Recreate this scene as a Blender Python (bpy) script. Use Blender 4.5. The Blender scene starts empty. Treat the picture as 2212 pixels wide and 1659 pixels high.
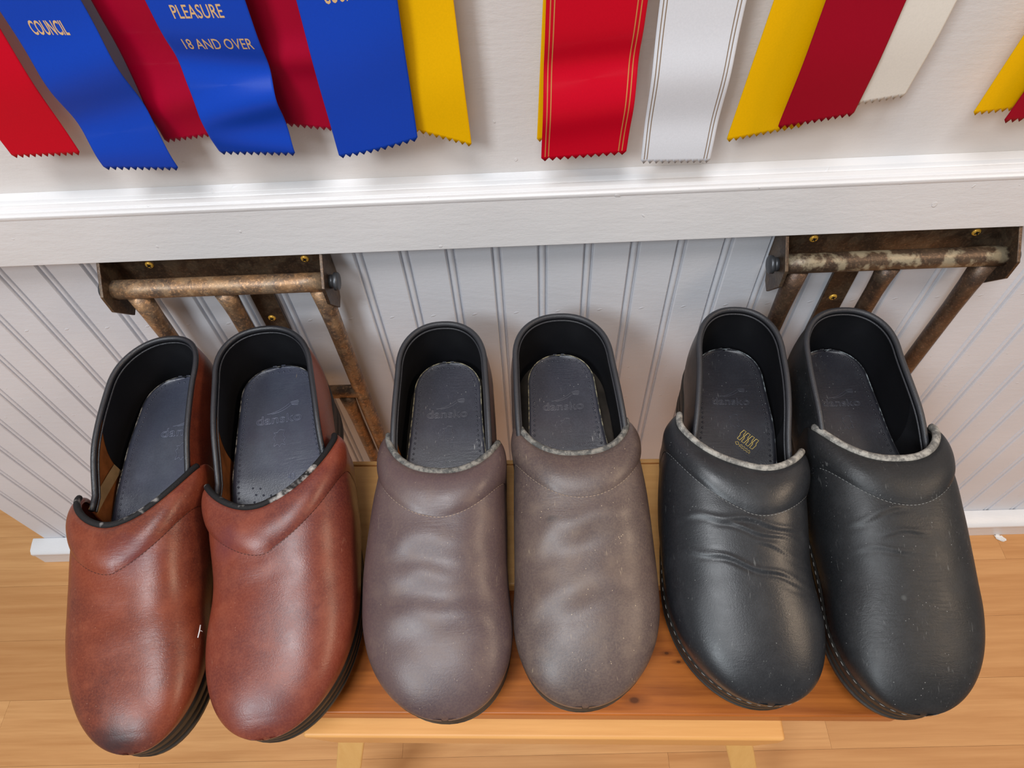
import bpy, bmesh, math, random
import numpy as np
from mathutils import Vector, Matrix
random.seed(7)
SC = bpy.context.scene
C = SC.collection

# ------------------------------------------------------------------ camera, light, exposure
CAM_Z = 1.01255
cd = bpy.data.cameras.new('camera'); cam = bpy.data.objects.new('camera', cd); C.objects.link(cam)
cd.sensor_width = 36; cd.lens = 36*1470/2212; cd.clip_start = .01
rt = Vector((0.99909915, -0.01441565, -0.0399135)); up = Vector((0.03472758, 0.81830127, 0.57373952)); fw = Vector((-0.02439044, 0.57460876, -0.81806472))
cam.matrix_world = Matrix(((rt.x, up.x, -fw.x, 0), (rt.y, up.y, -fw.y, -.42), (rt.z, up.z, -fw.z, CAM_Z), (0, 0, 0, 1)))
SC.camera = cam
w = bpy.data.worlds.new('world'); SC.world = w; w.use_nodes = True
w.node_tree.nodes['Background'].inputs[0].default_value = (1.0, .93, .88, 1)
w.node_tree.nodes['Background'].inputs[1].default_value = .32

def area(name, loc, target, size, sy, power, col):
    l = bpy.data.lights.new(name, 'AREA'); l.shape = 'RECTANGLE'; l.size = size; l.size_y = sy; l.energy = power; l.color = col
    o = bpy.data.objects.new(name, l); C.objects.link(o); o.location = loc
    o.rotation_euler = (Vector(target)-Vector(loc)).to_track_quat('-Z', 'Y').to_euler()
area('window_light', (-1.35, -2.2, 2.75), (0, -.1, .5), .75, .8, 54, (.86, .94, 1.0))
area('overhead_light', (-.25, -.95, 2.7), (0, -.2, .5), .7, .6, 30, (.93, .96, 1.0))
area('ceiling_lamp', (1.7, -.75, 2.1), (.5, 0, .45), .5, .5, 17, (1.0, .76, .54))
vs = SC.view_settings
vs.view_transform = 'Standard'; vs.look = 'None'; vs.gamma = 1; vs.use_curve_mapping = False; vs.exposure = -0.12

# ------------------------------------------------------------------ node helpers
def s2l(c): return tuple(((x/255)/12.92 if x/255 <= .04045 else ((x/255+.055)/1.055)**2.4) for x in c)
def lin(c, k=1.0): return tuple(min(1, v*k) for v in s2l(c))+(1,)

class NT:
    def __init__(s, name, rough=.5, spec=.5):
        s.m = bpy.data.materials.new(name); s.m.use_nodes = True
        s.n = s.m.node_tree.nodes; s.l = s.m.node_tree.links; s.b = s.n['Principled BSDF']
        s.b.inputs['Roughness'].default_value = rough; s.b.inputs['Specular IOR Level'].default_value = spec
        s.tc = s.n.new('ShaderNodeTexCoord')
    def node(s, t, **k):
        n = s.n.new(t)
        for a, b in k.items(): setattr(n, a, b)
        return n
    def put(s, sock, v):
        if isinstance(v, bpy.types.NodeSocket): s.l.new(v, sock)
        else: sock.default_value = v
    def vec(s, scale=(1, 1, 1), loc=(0, 0, 0), rnd=False, rot=(0, 0, 0), src='Object'):
        mp = s.node('ShaderNodeMapping'); mp.inputs['Scale'].default_value = scale; mp.inputs['Location'].default_value = loc; mp.inputs['Rotation'].default_value = rot
        v = s.tc.outputs[src]
        if rnd:
            oi = s.node('ShaderNodeObjectInfo'); mu = s.node('ShaderNodeVectorMath', operation='MULTIPLY_ADD')
            cb = s.node('ShaderNodeCombineXYZ'); 
            for i in range(3): s.l.new(oi.outputs['Random'], cb.inputs[i])
            s.l.new(cb.outputs[0], mu.inputs[0]); mu.inputs[1].default_value = (17.3, 9.1, 5.7); s.l.new(v, mu.inputs[2]); v = mu.outputs[0]
        s.l.new(v, mp.inputs[0]); return mp.outputs[0]
    def noise(s, v, scale, detail=4, rough=.55, dist=0):
        n = s.node('ShaderNodeTexNoise'); s.l.new(v, n.inputs['Vector'])
        n.inputs['Scale'].default_value = scale; n.inputs['Detail'].default_value = detail; n.inputs['Roughness'].default_value = rough; n.inputs['Distortion'].default_value = dist
        return n.outputs[0]
    def ramp(s, f, stops):
        r = s.node('ShaderNodeValToRGB'); s.l.new(f, r.inputs[0]); e = r.color_ramp.elements
        while len(e) < len(stops): e.new(.5)
        for i, (p, c) in enumerate(stops):
            e[i].position = p; e[i].color = c if isinstance(c, tuple) else (c, c, c, 1)
        return r.outputs[0]
    def mix(s, f, a, b, mode='MIX'):
        n = s.node('ShaderNodeMix', data_type='RGBA', blend_type=mode); s.put(n.inputs[0], f); s.put(n.inputs[6], a); s.put(n.inputs[7], b); return n.outputs[2]
    def math(s, op, a, b=0.0):
        n = s.node('ShaderNodeMath', operation=op); s.put(n.inputs[0], a); s.put(n.inputs[1], b); return n.outputs[0]
    def near(s, p, r0, r1, scale=(1, 1, 1), v=None):   # 1 within r0 of p, 0 beyond r1 (object coordinates)
        if v is None: v = s.vec(scale)
        d = s.node('ShaderNodeVectorMath', operation='DISTANCE'); s.l.new(v, d.inputs[0]); d.inputs[1].default_value = tuple(a*b for a, b in zip(p, scale))
        return s.ramp(s.math('DIVIDE', d.outputs['Value'], r1), [(r0/r1, 1.0), (1.0, 0.0)])
    def bump(s, h, strength=.3, dist=.001, prev=None):
        n = s.node('ShaderNodeBump'); n.inputs['Strength'].default_value = strength; n.inputs['Distance'].default_value = dist; s.l.new(h, n.inputs['Height'])
        if prev: s.l.new(prev, n.inputs['Normal'])
        return n.outputs[0]
    def end(s, col=None, nrm=None, rough=None, metal=None):
        if col is not None: s.put(s.b.inputs['Base Color'], col)
        if nrm is not None: s.l.new(nrm, s.b.inputs['Normal'])
        if rough is not None: s.put(s.b.inputs['Roughness'], rough)
        if metal is not None: s.put(s.b.inputs['Metallic'], metal)
        return s.m

def paint(name, col, rough=.45, b=.5):
    t = NT(name, rough, .4); v = t.vec()
    n1 = t.noise(t.vec((40, 160, 160)), 1, 6, .7); n2 = t.noise(v, 260, 3); n3 = t.noise(v, 6, 3)
    c = t.mix(t.ramp(n3, [(.35, 0.0), (.7, 1.0)]), lin(col), lin(tuple(x*.955 for x in col)))
    chips = t.ramp(t.noise(v, 95, 2, .4), [(.735, 0.0), (.76, 1.0)])
    nr = t.bump(n1, .35*b, .0012); nr = t.bump(n2, .35*b, .0004, nr); nr = t.bump(chips, .6*b, .0006, nr)
    return t.end(c, nr)
M = {}
M['wall'] = paint('wall_paint', (224, 218, 214), .42, .9)
M['bead'] = paint('beadboard_paint', (217, 219, 225), .38, .7)
M['trim'] = paint('trim_paint', (226, 225, 226), .33, .8)

def wood(name, base, dark, rnd=0.0, scale=1.0, rough=.35, axis=0, knots=(), contrast=.5, bumpk=.1):
    t = NT(name, rough, .35)
    st = [26, 26, 26]; st[axis] = 2.2
    v = t.vec(tuple(x*scale for x in st), rnd=True)
    n1 = t.noise(v, 1.6, 5, .6, .6)
    st2 = [240, 240, 240]; st2[axis] = 9
    n2 = t.noise(t.vec(tuple(x*scale for x in st2), rnd=True), 1, 4, .6)
    wv = t.node('ShaderNodeTexWave', wave_type='BANDS', bands_direction='Y' if axis == 0 else 'X'); st3 = [14, 14, 14]; st3[axis] = 1.6
    t.l.new(t.vec(tuple(x*scale for x in st3), rnd=True), wv.inputs[0]); wv.inputs['Scale'].default_value = 1.2; wv.inputs['Distortion'].default_value = 9; wv.inputs['Detail'].default_value = 3; wv.inputs['Detail Scale'].default_value = 1.2
    f = t.math('ADD', t.math('MULTIPLY', t.ramp(n1, [(.3, 0.0), (.75, 1.0)]), .55), t.math('MULTIPLY', t.ramp(n2, [(.35, 0.0), (.7, 1.0)]), .3))
    f = t.math('ADD', f, t.math('MULTIPLY', wv.outputs[1], .18))
    c = t.mix(t.math('MULTIPLY', f, contrast), lin(base), lin(dark))
    if rnd:
        oi = t.node('ShaderNodeObjectInfo')
        c = t.mix(t.math('MULTIPLY', oi.outputs['Random'], rnd), c, lin(dark))
    for (p, r) in knots:
        k = t.near(p, r*.55, r, (1, 1.7, 0)); k2 = t.near(p, r, r*2.6, (.8, 2.2, 0))
        c = t.mix(t.math('MULTIPLY', k2, .45), c, lin(tuple(x*.72 for x in dark))); c = t.mix(t.math('MULTIPLY', k, .8), c, lin((70, 34, 12)))
    return t.end(c, t.bump(n2, bumpk, .0006))
M['floor'] = wood('floor_laminate', (222, 170, 114), (164, 106, 56), rnd=.42, rough=.30, contrast=.72)
M['pine'] = wood('light_pine', (230, 174, 106), (190, 126, 60), scale=1.6, rough=.42)
M['pine_y'] = wood('light_pine_leg', (222, 180, 112), (196, 142, 72), scale=1.6, rough=.42, axis=2)
M['orange'] = wood('stained_pine', (194, 112, 46), (112, 50, 14), scale=1.3, rough=.36, contrast=.95, knots=[((.0762, -.0965, 0), .0048), ((.1053, -.0614, 0), .0022), ((.114, -.068, 0), .0022)])

def leather(name, base, dark, light, rough=.38, scuff=(200, 190, 180), scf=.25, seed=0, marks=(), mottl=.6, coat=0.0, spec=.5):
    t = NT(name, rough, spec)
    v = t.vec(loc=(seed*3.1, seed*1.7, seed))
    n1 = t.noise(v, 16, 4, .5, .4); n2 = t.noise(v, 55, 4, .6); n3 = t.noise(v, 700, 3, .6)
    c = t.mix(t.math('MULTIPLY', t.ramp(n1, [(.38, 0.0), (.66, 1.0)]), mottl), lin(base), lin(dark))
    c = t.mix(t.math('MULTIPLY', t.ramp(n2, [(.5, 0.0), (.75, 1.0)]), .45), c, lin(light))
    c = t.mix(t.math('MULTIPLY', t.ramp(n3, [(.4, 0.0), (.62, 1.0)]), .28), c, lin(light))
    # scratches: thin broken lines in a few directions
    for i, a in enumerate((.4, 1.3, 2.3)):
        sn = t.noise(t.vec((700, 110, 300), rot=(.3*i, .2, a+seed), loc=(seed+i, 0, 0)), 1, 2, .5)
        gate = t.ramp(t.noise(v, 24+7*i, 3), [(.55, 0.0), (.68, 1.0)])
        k = t.math('MULTIPLY', t.ramp(sn, [(.66, 0.0), (.74, 1.0)]), gate)
        c = t.mix(t.math('MULTIPLY', k, scf), c, lin(scuff))
    sp = t.node('ShaderNodeTexVoronoi'); t.l.new(v, sp.inputs['Vector']); sp.inputs['Scale'].default_value = 320
    dust = t.math('MULTIPLY', t.ramp(sp.outputs['Distance'], [(.07, 1.0), (.13, 0.0)]), t.ramp(t.noise(v, 90, 2), [(.56, 0.0), (.62, 1.0)]))
    c = t.mix(t.math('MULTIPLY', dust, min(1, scf*2.2)), c, lin(scuff))
    for (p, r0, r1, colr, k, sc) in marks:
        wob = t.node('ShaderNodeVectorMath', operation='MULTIPLY_ADD'); nn = t.node('ShaderNodeTexNoise'); nn.inputs['Scale'].default_value = 110; t.l.new(t.tc.outputs['Object'], nn.inputs['Vector'])
        t.l.new(nn.outputs['Color'], wob.inputs[0]); wob.inputs[1].default_value = (r1*.9,)*3; t.l.new(t.tc.outputs['Object'], wob.inputs[2])
        mp = t.node('ShaderNodeMapping'); mp.inputs['Scale'].default_value = sc; mp.inputs['Location'].default_value = tuple(-r1*.45*q for q in sc); t.l.new(wob.outputs[0], mp.inputs[0])
        c = t.mix(t.math('MULTIPLY', t.near(p, r0, r1, sc, mp.outputs[0]), k), c, lin(colr))
    vo = t.node('ShaderNodeTexVoronoi'); t.l.new(v, vo.inputs['Vector']); vo.inputs['Scale'].default_value = 1100
    nr = t.bump(vo.outputs['Distance'], .10, .0003); nr = t.bump(n3, .22, .0003, nr)
    fine = t.noise(t.vec((60, 420, 420), loc=(seed, 0, 0)), 1, 4, .6, 1.0)
    nr = t.bump(t.math('MULTIPLY', fine, t.ramp(t.noise(v, 20, 2), [(.45, 0.0), (.7, 1.0)])), .30, .0009, nr)
    r = t.math('ADD', t.math('MULTIPLY', n2, .25), rough-.10)
    if coat: t.b.inputs['Coat Weight'].default_value = coat; t.b.inputs['Coat Roughness'].default_value = .35
    return t.end(c, nr, r)

def plain(name, col, rough=.5, spec=.4, bs=600, bk=.2, var=.15, metal=None):
    t = NT(name, rough, spec); v = t.vec(); n = t.noise(v, bs, 3); n2 = t.noise(v, 40, 3)
    c = t.mix(t.ramp(n2, [(.35, 0.0), (.7, 1.0)]), lin(col), lin(tuple(x*(1-var) for x in col)))
    return t.end(c, t.bump(n, bk, .0004), None, metal)
def worn(name, col, wear, amt, rough=.7, fuzz=.5):
    t = NT(name, rough, .3); v = t.vec(); n = t.noise(v, 180, 4, .7); n2 = t.noise(v, 45, 3)
    f = t.math('MULTIPLY', t.ramp(n, [(.42, 0.0), (.60, 1.0)]), t.ramp(n2, [(.62-amt*.4, 0.0), (.72-amt*.4, 1.0)]))
    return t.end(t.mix(f, lin(col), lin(wear)), t.bump(t.noise(v, 900, 3), fuzz, .0008))

# ------------------------------------------------------------------ mesh helpers
def mesh(name, V, F, mats, parent=None, smooth=True, fm=None):
    me = bpy.data.meshes.new(name); me.from_pydata([tuple(map(float, p)) for p in V], [], F); me.update()
    for m in (mats if isinstance(mats, (list, tuple)) else [mats]): me.materials.append(m)
    if smooth: me.polygons.foreach_set('use_smooth', [True]*len(me.polygons))
    if fm is not None: me.polygons.foreach_set('material_index', fm)
    o = bpy.data.objects.new(name, me); C.objects.link(o)
    if parent: o.parent = parent
    return o
def grid_faces(nu, nv, closed_v=False, flip=False, base=0):
    F = []
    for i in range(nu-1):
        for j in range(nv if closed_v else nv-1):
            a = base+i*nv+j; b = base+i*nv+(j+1) % nv; c = base+(i+1)*nv+(j+1) % nv; d = base+(i+1)*nv+j
            F.append((a, d, c, b) if flip else (a, b, c, d))
    return F
def tube_mesh(P, r, n=10, closed=False, caps=True, V=None, F=None):
    V = [] if V is None else V; F = [] if F is None else F
    P = [Vector(p) for p in P]; base = len(V); N = len(P)
    rr = r if isinstance(r, (list, tuple, np.ndarray)) else [r]*N
    t0 = (P[1]-P[0]).normalized(); u = t0.orthogonal().normalized()
    for i in range(N):
        if closed: t = (P[(i+1) % N]-P[i-1]).normalized()
        else: t = (P[min(i+1, N-1)]-P[max(i-1, 0)]).normalized()
        u = (u-t*u.dot(t)).normalized(); w_ = t.cross(u)
        for j in range(n):
            a = 2*math.pi*j/n; V.append(P[i]+(u*math.cos(a)+w_*math.sin(a))*rr[i])
    for i in range(N if closed else N-1):
        for j in range(n):
            F.append((base+i*n+j, base+i*n+(j+1) % n, base+((i+1) % N)*n+(j+1) % n, base+((i+1) % N)*n+j))
    if caps and not closed:
        F.append(tuple(base+j for j in range(n))[::-1]); F.append(tuple(base+(N-1)*n+j for j in range(n)))
    return V, F
def tube(name, P, r, mat, parent=None, n=12, closed=False):
    V, F = tube_mesh(P, r, n, closed); return mesh(name, V, F, mat, parent)
def prism(name, prof, axis, a, b, mat, parent=None, bevel=0.0, smooth=False):
    """closed profile (2-D points on the two other axes) extruded along axis from a to b"""
    n = len(prof); V = []
    for q in (a, b):
        for (p0, p1) in prof:
            V.append({'x': (q, p0, p1), 'y': (p0, q, p1), 'z': (p0, p1, q)}[axis])
    F = [tuple(range(n)), tuple(range(n, 2*n))[::-1]]+[(i, i+n, (i+1) % n+n, (i+1) % n) for i in range(n)]
    o = mesh(name, V, F, mat, parent, smooth)
    bm = bmesh.new(); bm.from_mesh(o.data); bmesh.ops.recalc_face_normals(bm, faces=bm.faces); bm.to_mesh(o.data); bm.free()
    if bevel:
        m = o.modifiers.new('bevel', 'BEVEL'); m.width = bevel; m.segments = 3; m.limit_method = 'ANGLE'; m.angle_limit = .6
        o.data.polygons.foreach_set('use_smooth', [True]*len(o.data.polygons))
        m2 = o.modifiers.new('wn', 'WEIGHTED_NORMAL')
    return o
def box(name, x0, x1, y0, y1, z0, z1, mat, parent=None, bevel=0.0):
    return prism(name, [(x0, y0), (x1, y0), (x1, y1), (x0, y1)], 'z', z0, z1, mat, parent, bevel)
def root(name, loc, rz, label, cat, group=None):
    o = bpy.data.objects.new(name, None); C.objects.link(o); o.empty_display_size = .02
    o.location = loc; o.rotation_euler = (0, 0, rz); o['label'] = label; o['category'] = cat
    if group: o['group'] = group
    return o
def tag(o, label, cat, group=None):
    o['label'] = label; o['category'] = cat
    if group: o['group'] = group
    return o
def struct(o): o['kind'] = 'structure'; return o
def localize(o, org):
    """move the mesh so the object's origin sits at org"""
    o.data.transform(Matrix.Translation(-Vector(org))); o.location = Vector(org); return o
def curve(xs, ys):
    """smooth monotone-ish interpolation (cubic hermite)"""
    xs = np.array(xs, float); ys = np.array(ys, float); d = np.diff(ys)/np.diff(xs); m = np.zeros(len(xs))
    m[1:-1] = np.where(d[1:]*d[:-1] > 0, 2*d[1:]*d[:-1]/(d[1:]+d[:-1]+1e-12), 0); m[0] = d[0]; m[-1] = d[-1]
    def f(x):
        x = min(max(x, xs[0]), xs[-1]); i = min(int(np.searchsorted(xs, x, 'right'))-1, len(xs)-2); h = xs[i+1]-xs[i]; t = (x-xs[i])/h
        return float((2*t**3-3*t*t+1)*ys[i]+(t**3-2*t*t+t)*h*m[i]+(-2*t**3+3*t*t)*ys[i+1]+(t**3-t*t)*h*m[i+1])
    return f
def text_mesh(name, body, size, mat, parent, outline=0.0, xscale=1.0, shear=0.0, align='CENTER', bold=0.0):
    cu = bpy.data.curves.new(name, 'FONT'); cu.body = body; cu.size = size; cu.align_x = align; cu.align_y = 'CENTER'; cu.resolution_u = 3; cu.shear = shear; cu.offset = bold
    if outline: cu.fill_mode = 'NONE'; cu.bevel_depth = outline; cu.bevel_resolution = 1
    tmp = bpy.data.objects.new(name, cu); C.objects.link(tmp)
    me = bpy.data.meshes.new_from_object(tmp.evaluated_get(bpy.context.evaluated_depsgraph_get()))
    bpy.data.objects.remove(tmp); bpy.data.curves.remove(cu)
    me.materials.clear(); me.materials.append(mat)
    me.transform(Matrix.Diagonal((xscale, 1, 1, 1)))
    o = bpy.data.objects.new(name, me); C.objects.link(o); o.parent = parent
    return o

# ------------------------------------------------------------------ the setting
WL, WR = -.757, 1.45
fl = struct(box('floor', -2.2, 2.0, -2.0, 1.6, -.03, -.0085, M['floor']))
PW = .0820; rng = random.Random(3)
plank_meshes = {}
y = -.306-PW*12; row = 0
while y < 1.1:
    L = [.62, .55, .70][row % 3]; x = -1.7-rng.random()*.5
    if row == 12: x = -.184-.5615*3; L = .5615     # the joint seen between the stool legs
    while x < 1.6:
        key = round(L, 3)
        if key not in plank_meshes:
            g = .00012; o = box('floor_plank', g, L-g, g, PW-g, -.0085, 0, M['floor'], fl, 0)
            plank_meshes[key] = o.data
        else:
            o = bpy.data.objects.new('floor_plank', plank_meshes[key]); C.objects.link(o); o.parent = fl
        o.location = (x, y, 0); x += L
    y += PW; row += 1

wb = struct(box('wall_back', WL, WR, .012, .12, 0, 2.4, M['wall']))
struct(box('wall_upper', WL, WR, 0, .0118, .678, 2.4, M['wall']))['kind'] = 'structure'
# beadboard: every board a child of the wall; flat face, then groove, round bead, groove
S = .092480*.42; X0 = -.2878*.42
def board_mesh():
    h = S/2; bw = .0034; pr = [(-h, .0), (-h+.0, 0)]
    P = [(-h, .0034), (-h+.0007, .0008), (-h+.0017, 0.0)]
    P += [(h-.0083, 0.0), (h-.0076, .0008), (h-.0069, .0034), (h-.0062, .0034)]
    for k in range(9):
        a = math.pi*k/8; P.append((h-.0036-.0026*math.cos(a), .0034-.0032*math.sin(a)))
    P.append((h-.0004, .0034)); P.append((h, .0034))
    V = []
    for z in (.002, .664):
        for (x, yy) in P: V.append((x+.0045, yy, z))
        V.append((h+.0045, .0118, z)); V.append((-h+.0045, .0118, z))
    n = len(P)+2
    F = [(i, (i+1) % n, (i+1) % n+n, i+n) for i in range(n)]+[tuple(range(n))[::-1], tuple(range(n, 2*n))]
    return V, F
V, F = board_mesh(); b0 = None
k0 = math.ceil((WL-X0)/S)
for k in range(k0, int((WR-X0)/S)):
    if b0 is None: b0 = mesh('wall_board', V, F, M['bead'], wb, smooth=False); o = b0
    else: o = bpy.data.objects.new('wall_board', b0.data); C.objects.link(o); o.parent = wb
    o.location = (X0+k*S-.0005, 0, 0)
WLE = X0+k0*S-S/2
# chair rail: flat board with a stepped moulding on top
Z0, Z1 = .6323, .6795
tr = struct(prism('trim_1', [(.0, Z0), (-.020, Z0), (-.020, Z1-.001), (-.0195, Z1), (0, Z1)], 'x', WLE-.01, WR, M['trim'], bevel=.0012))
pr = [(0, Z1-.001), (-.0200, Z1-.001), (-.0207, Z1+.0012), (-.0205, Z1+.003), (-.0190, Z1+.0040), (-.0162, Z1+.0037), (-.0156, Z1+.0020), (-.0148, Z1+.0022), (-.0135, Z1+.0042), (-.0095, Z1+.0047), (-.0075, Z1+.0034), (-.0066, Z1+.0042), (-.0055, Z1+.0068), (-.003, Z1+.0078), (0, Z1+.0095)]
cap = prism('cap_moulding', pr, 'x', WLE-.012, WR, M['trim'], tr, bevel=.0004)
bs = struct(prism('baseboard_back', [(0, 0), (-.022, 0), (-.022, .028), (-.0235, .031), (-.0235, .036), (-.019, .041), (-.008, .044), (0, .045)], 'x', WLE-.012, WR, M['trim'], bevel=.0012))

# ------------------------------------------------------------------ wooden step stool / bench
BZ = .45255
bench = root('wooden_stool', (0, -.22, 0), math.radians(-1.5), 'low wooden stool with pale back board and orange stained front plank under the clogs', 'stool')
def stl(o, org=(0, -.22, 0)):
    o.data.transform(Matrix.Translation((0, .22, 0))); return o
stl(prism('back_board', [(-.356, -.232), (.300, -.232), (.300, -.118), (-.356, -.118)], 'z', BZ-.016, BZ, M['pine'], bench, .0025))
stl(prism('back_lip', [(-.356, -.1178), (.300, -.1178), (.300, -.1135), (-.356, -.1135)], 'z', BZ-.016, BZ, M['pine'], bench, .0010))
stl(prism('front_plank', [(-.205, -.3272), (.278, -.3272), (.278, -.215), (-.205, -.215)], 'z', BZ-.040, BZ-.0185, M['orange'], bench, .0018))
ra = prism('front_rail', [(-.190, BZ-.047), (-.190, BZ-.054), (-.170, BZ-.080), (.180, BZ-.080), (.196, BZ-.062), (.196, BZ-.047)], 'y', -.3400, -.290, M['pine'], bench, .003); stl(ra)
rb = prism('back_rail', [(-.190, BZ-.017), (-.190, BZ-.030), (-.170, BZ-.052), (.180, BZ-.052), (.196, BZ-.030), (.196, BZ-.017)], 'y', -.155, -.130, M['pine'], bench, .003); stl(rb)
for s in (-.166, .172): stl(box('cross_bearer', s-.010, s+.010, -.300, -.150, BZ-.066, BZ-.0405, M['pine'], bench, .002))
def splay_leg(x, y, ztop, sx, sy):
    hw = .0115; V = []
    for z, ox, oy in ((ztop, 0, 0), (0, sx*ztop, sy*ztop)):
        for (a, b) in ((-hw, -hw), (hw, -hw), (hw, hw), (-hw, hw)): V.append((x+a+ox, y+b+oy, z))
    o = mesh('leg', V, [(3, 2, 1, 0), (4, 5, 6, 7)]+[(i, (i+1) % 4, (i+1) % 4+4, i+4) for i in range(4)], M['pine_y'], bench, False)
    m = o.modifiers.new('bevel', 'BEVEL'); m.width = .0015; m.segments = 2
    stl(o)
splay_leg(-.1575, -.3255, BZ-.079, -.24, -.25); splay_leg(.1665, -.3255, BZ-.079, .27, -.25)
splay_leg(-.158, -.1425, BZ-.051, -.24, .12); splay_leg(.168, -.1425, BZ-.051, .27, .12)

# ------------------------------------------------------------------ folded steel racks under the chair rail
def steel(name, base, rust, dusty, kd):
    t = NT(name, .42, .5); v = t.vec(); n = t.noise(v, 70, 5, .65, .2); n2 = t.noise(v, 420, 4, .7); n3 = t.noise(v, 62, 5, .6, .2)
    c = t.mix(t.ramp(n, [(.40, 0.0), (.64, 1.0)]), lin(base), lin(rust)); c = t.mix(t.math('MULTIPLY', t.ramp(n2, [(.52, 0.0), (.68, 1.0)]), .45), c, lin(tuple(min(255, x*1.6) for x in rust)))
    k = t.math('MULTIPLY', t.ramp(n3, [(.50, 0.0), (.60, 1.0)]), kd)
    c = t.mix(k, c, lin(dusty)); met = t.math('MULTIPLY', t.math('SUBTRACT', 1.0, k), .45)
    return t.end(c, t.bump(n2, .4, .0006), t.math('ADD', t.math('MULTIPLY', n, .3), .25), met)
M['steel_a'] = steel('rusty_steel', (104, 88, 76), (158, 122, 88), (176, 150, 118), .35)
M['steel_b'] = steel('dusty_dark_steel', (72, 58, 48), (92, 74, 58), (178, 166, 138), .55)
M['steel_d'] = steel('brown_black_steel', (70, 55, 46), (92, 70, 54), (150, 135, 110), .08)
M['steel_c'] = steel('dark_steel', (66, 52, 42), (86, 66, 50), (150, 135, 110), .15)
M['brass'] = plain('brass', (255, 196, 80), .3, .5, 300, .1, .1, .35); M['hole'] = plain('black_recess', (25, 20, 15), .8)
M['bolt'] = plain('dull_bolt', (92, 94, 98), .4, .5, 300, .2, .2, .6)
def screw(x, y, z, parent):
    V, F = tube_mesh([(0, .001, 0), (0, 0, 0), (0, -.0009, 0), (0, -.0013, 0), (0, -.0011, 0)], [.0033, .0036, .0031, .0021, .0012], 20)
    o = mesh('screw', V, F, M['brass'], parent); o.location = (x, y, z)
    for a in (0, math.pi/2):
        c, s = math.cos(a+.5), math.sin(a+.5); l, h = .0019, .00045
        V = [(c*p-s*q, -.0016+dy, s*p+c*q) for dy in (0, .0004) for (p, q) in ((-l, -h), (l, -h), (l, h), (-l, h))]
        mesh('screw_slot', V, [(0, 1, 2, 3), (7, 6, 5, 4), (0, 4, 5, 1), (1, 5, 6, 2), (2, 6, 7, 3), (3, 7, 4, 0)], M['hole'], o, False)
def rack(x0, x1, xl, xr, xm, xb, zt, mt, ms, mf, label, bolt_side):
    ox = (x0+x1)/2; r = root('folding_rack', (ox, 0, .30), 0, label, 'rack', 'folded steel racks under the chair rail')
    def L(o): o.data.transform(Matrix.Translation((-ox, 0, -.30))); return o
    TY = -.0225
    L(box('back_plate', x0, x1, -.0042, -.0006, zt-.013, zt+.0278, mf, r, .0008))
    for s, x in ((-1, x0), (1, x1)):
        prof = [(-.001, zt+.0275), (-.018, zt+.0275), (-.0385, zt+.008), (-.0385, zt-.010), (-.021, zt-.034), (-.012, zt-.030), (-.001, zt-.010)]
        L(prism('side_plate', prof, 'x', x-.0014, x+.0014, mf, r, .0005))
    L(tube('top_tube', [(x0+.001+(x1-x0-.002)*k/8, TY, zt) for k in range(9)], .0082, mt, r, 24))
    for s, x in ((-1, x0), (1, x1)):
        far = s == bolt_side
        b = L(tube('pivot_bolt', [(x+s*.0014, TY, zt), (x+s*.0050, TY, zt)], .0058, M['bolt'], r, 20))
        c = L(tube('bolt_head', [(x+s*.0050, TY, zt), (x+s*.0053, TY, zt), (x+s*.0082, TY, zt), (x+s*.0088, TY, zt)], [.0070, .0076, .0076, .0068], M['bolt'], b, 24))
    def down(name, x, z1, z0, rad, lean=0.004):
        n = 10; P = [(x, TY+lean*k/n, z1+(z0-z1)*k/n) for k in range(n+1)]; rr = [rad+.0018]+[rad+.0006]+[rad]*(n-1)
        return L(tube(name, P, rr, mt if rad > .007 else mt, r, 20))
    mt2 = mt; mt = ms; down('side_tube', xl, zt-.006, .315, .0074); down('side_tube', xr, zt-.006, .315, .0074)
    down('middle_tube', xm, zt-.006, .452, .0074, .002)
    L(box('wall_strap', xb-.0105, xb+.0105, -.0042, -.0006, .36, zt-.0135, mf, r, .0006))
    L(tube('cross_bar', [(xl, TY+.002, .441), (xr, TY+.002, .441)], .0070, mt, r, 20))
    for x in (xl+.016, xr-.016): down('lower_tube', x, .437, .20, .0062, .006)
    L(tube('bottom_bar', [(xl+.016, TY+.006, .20), (xr-.016, TY+.006, .20)], .0062, mt, r, 16))
    for (x, z) in ((xb-.001, .5405), (x0+.030, zt+.0095), (x1-.020, zt+.0095), (xb, .40)): screw(x-ox, -.0042, z-.30, r)
    return r
rack(-.3455, -.1635, -.3275, -.1725, -.2535, -.2345, .604, M['steel_a'], M['steel_a'], M['steel_c'], 'rust brown folding steel rack on the white wall behind the russet clogs', 1)
rack(.2085, .3900, .2255, .3780, .3000, .2800, .604, M['steel_b'], M['steel_d'], M['steel_c'], 'dark dusty folding steel rack on the white wall behind the black clogs', -1)

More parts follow.
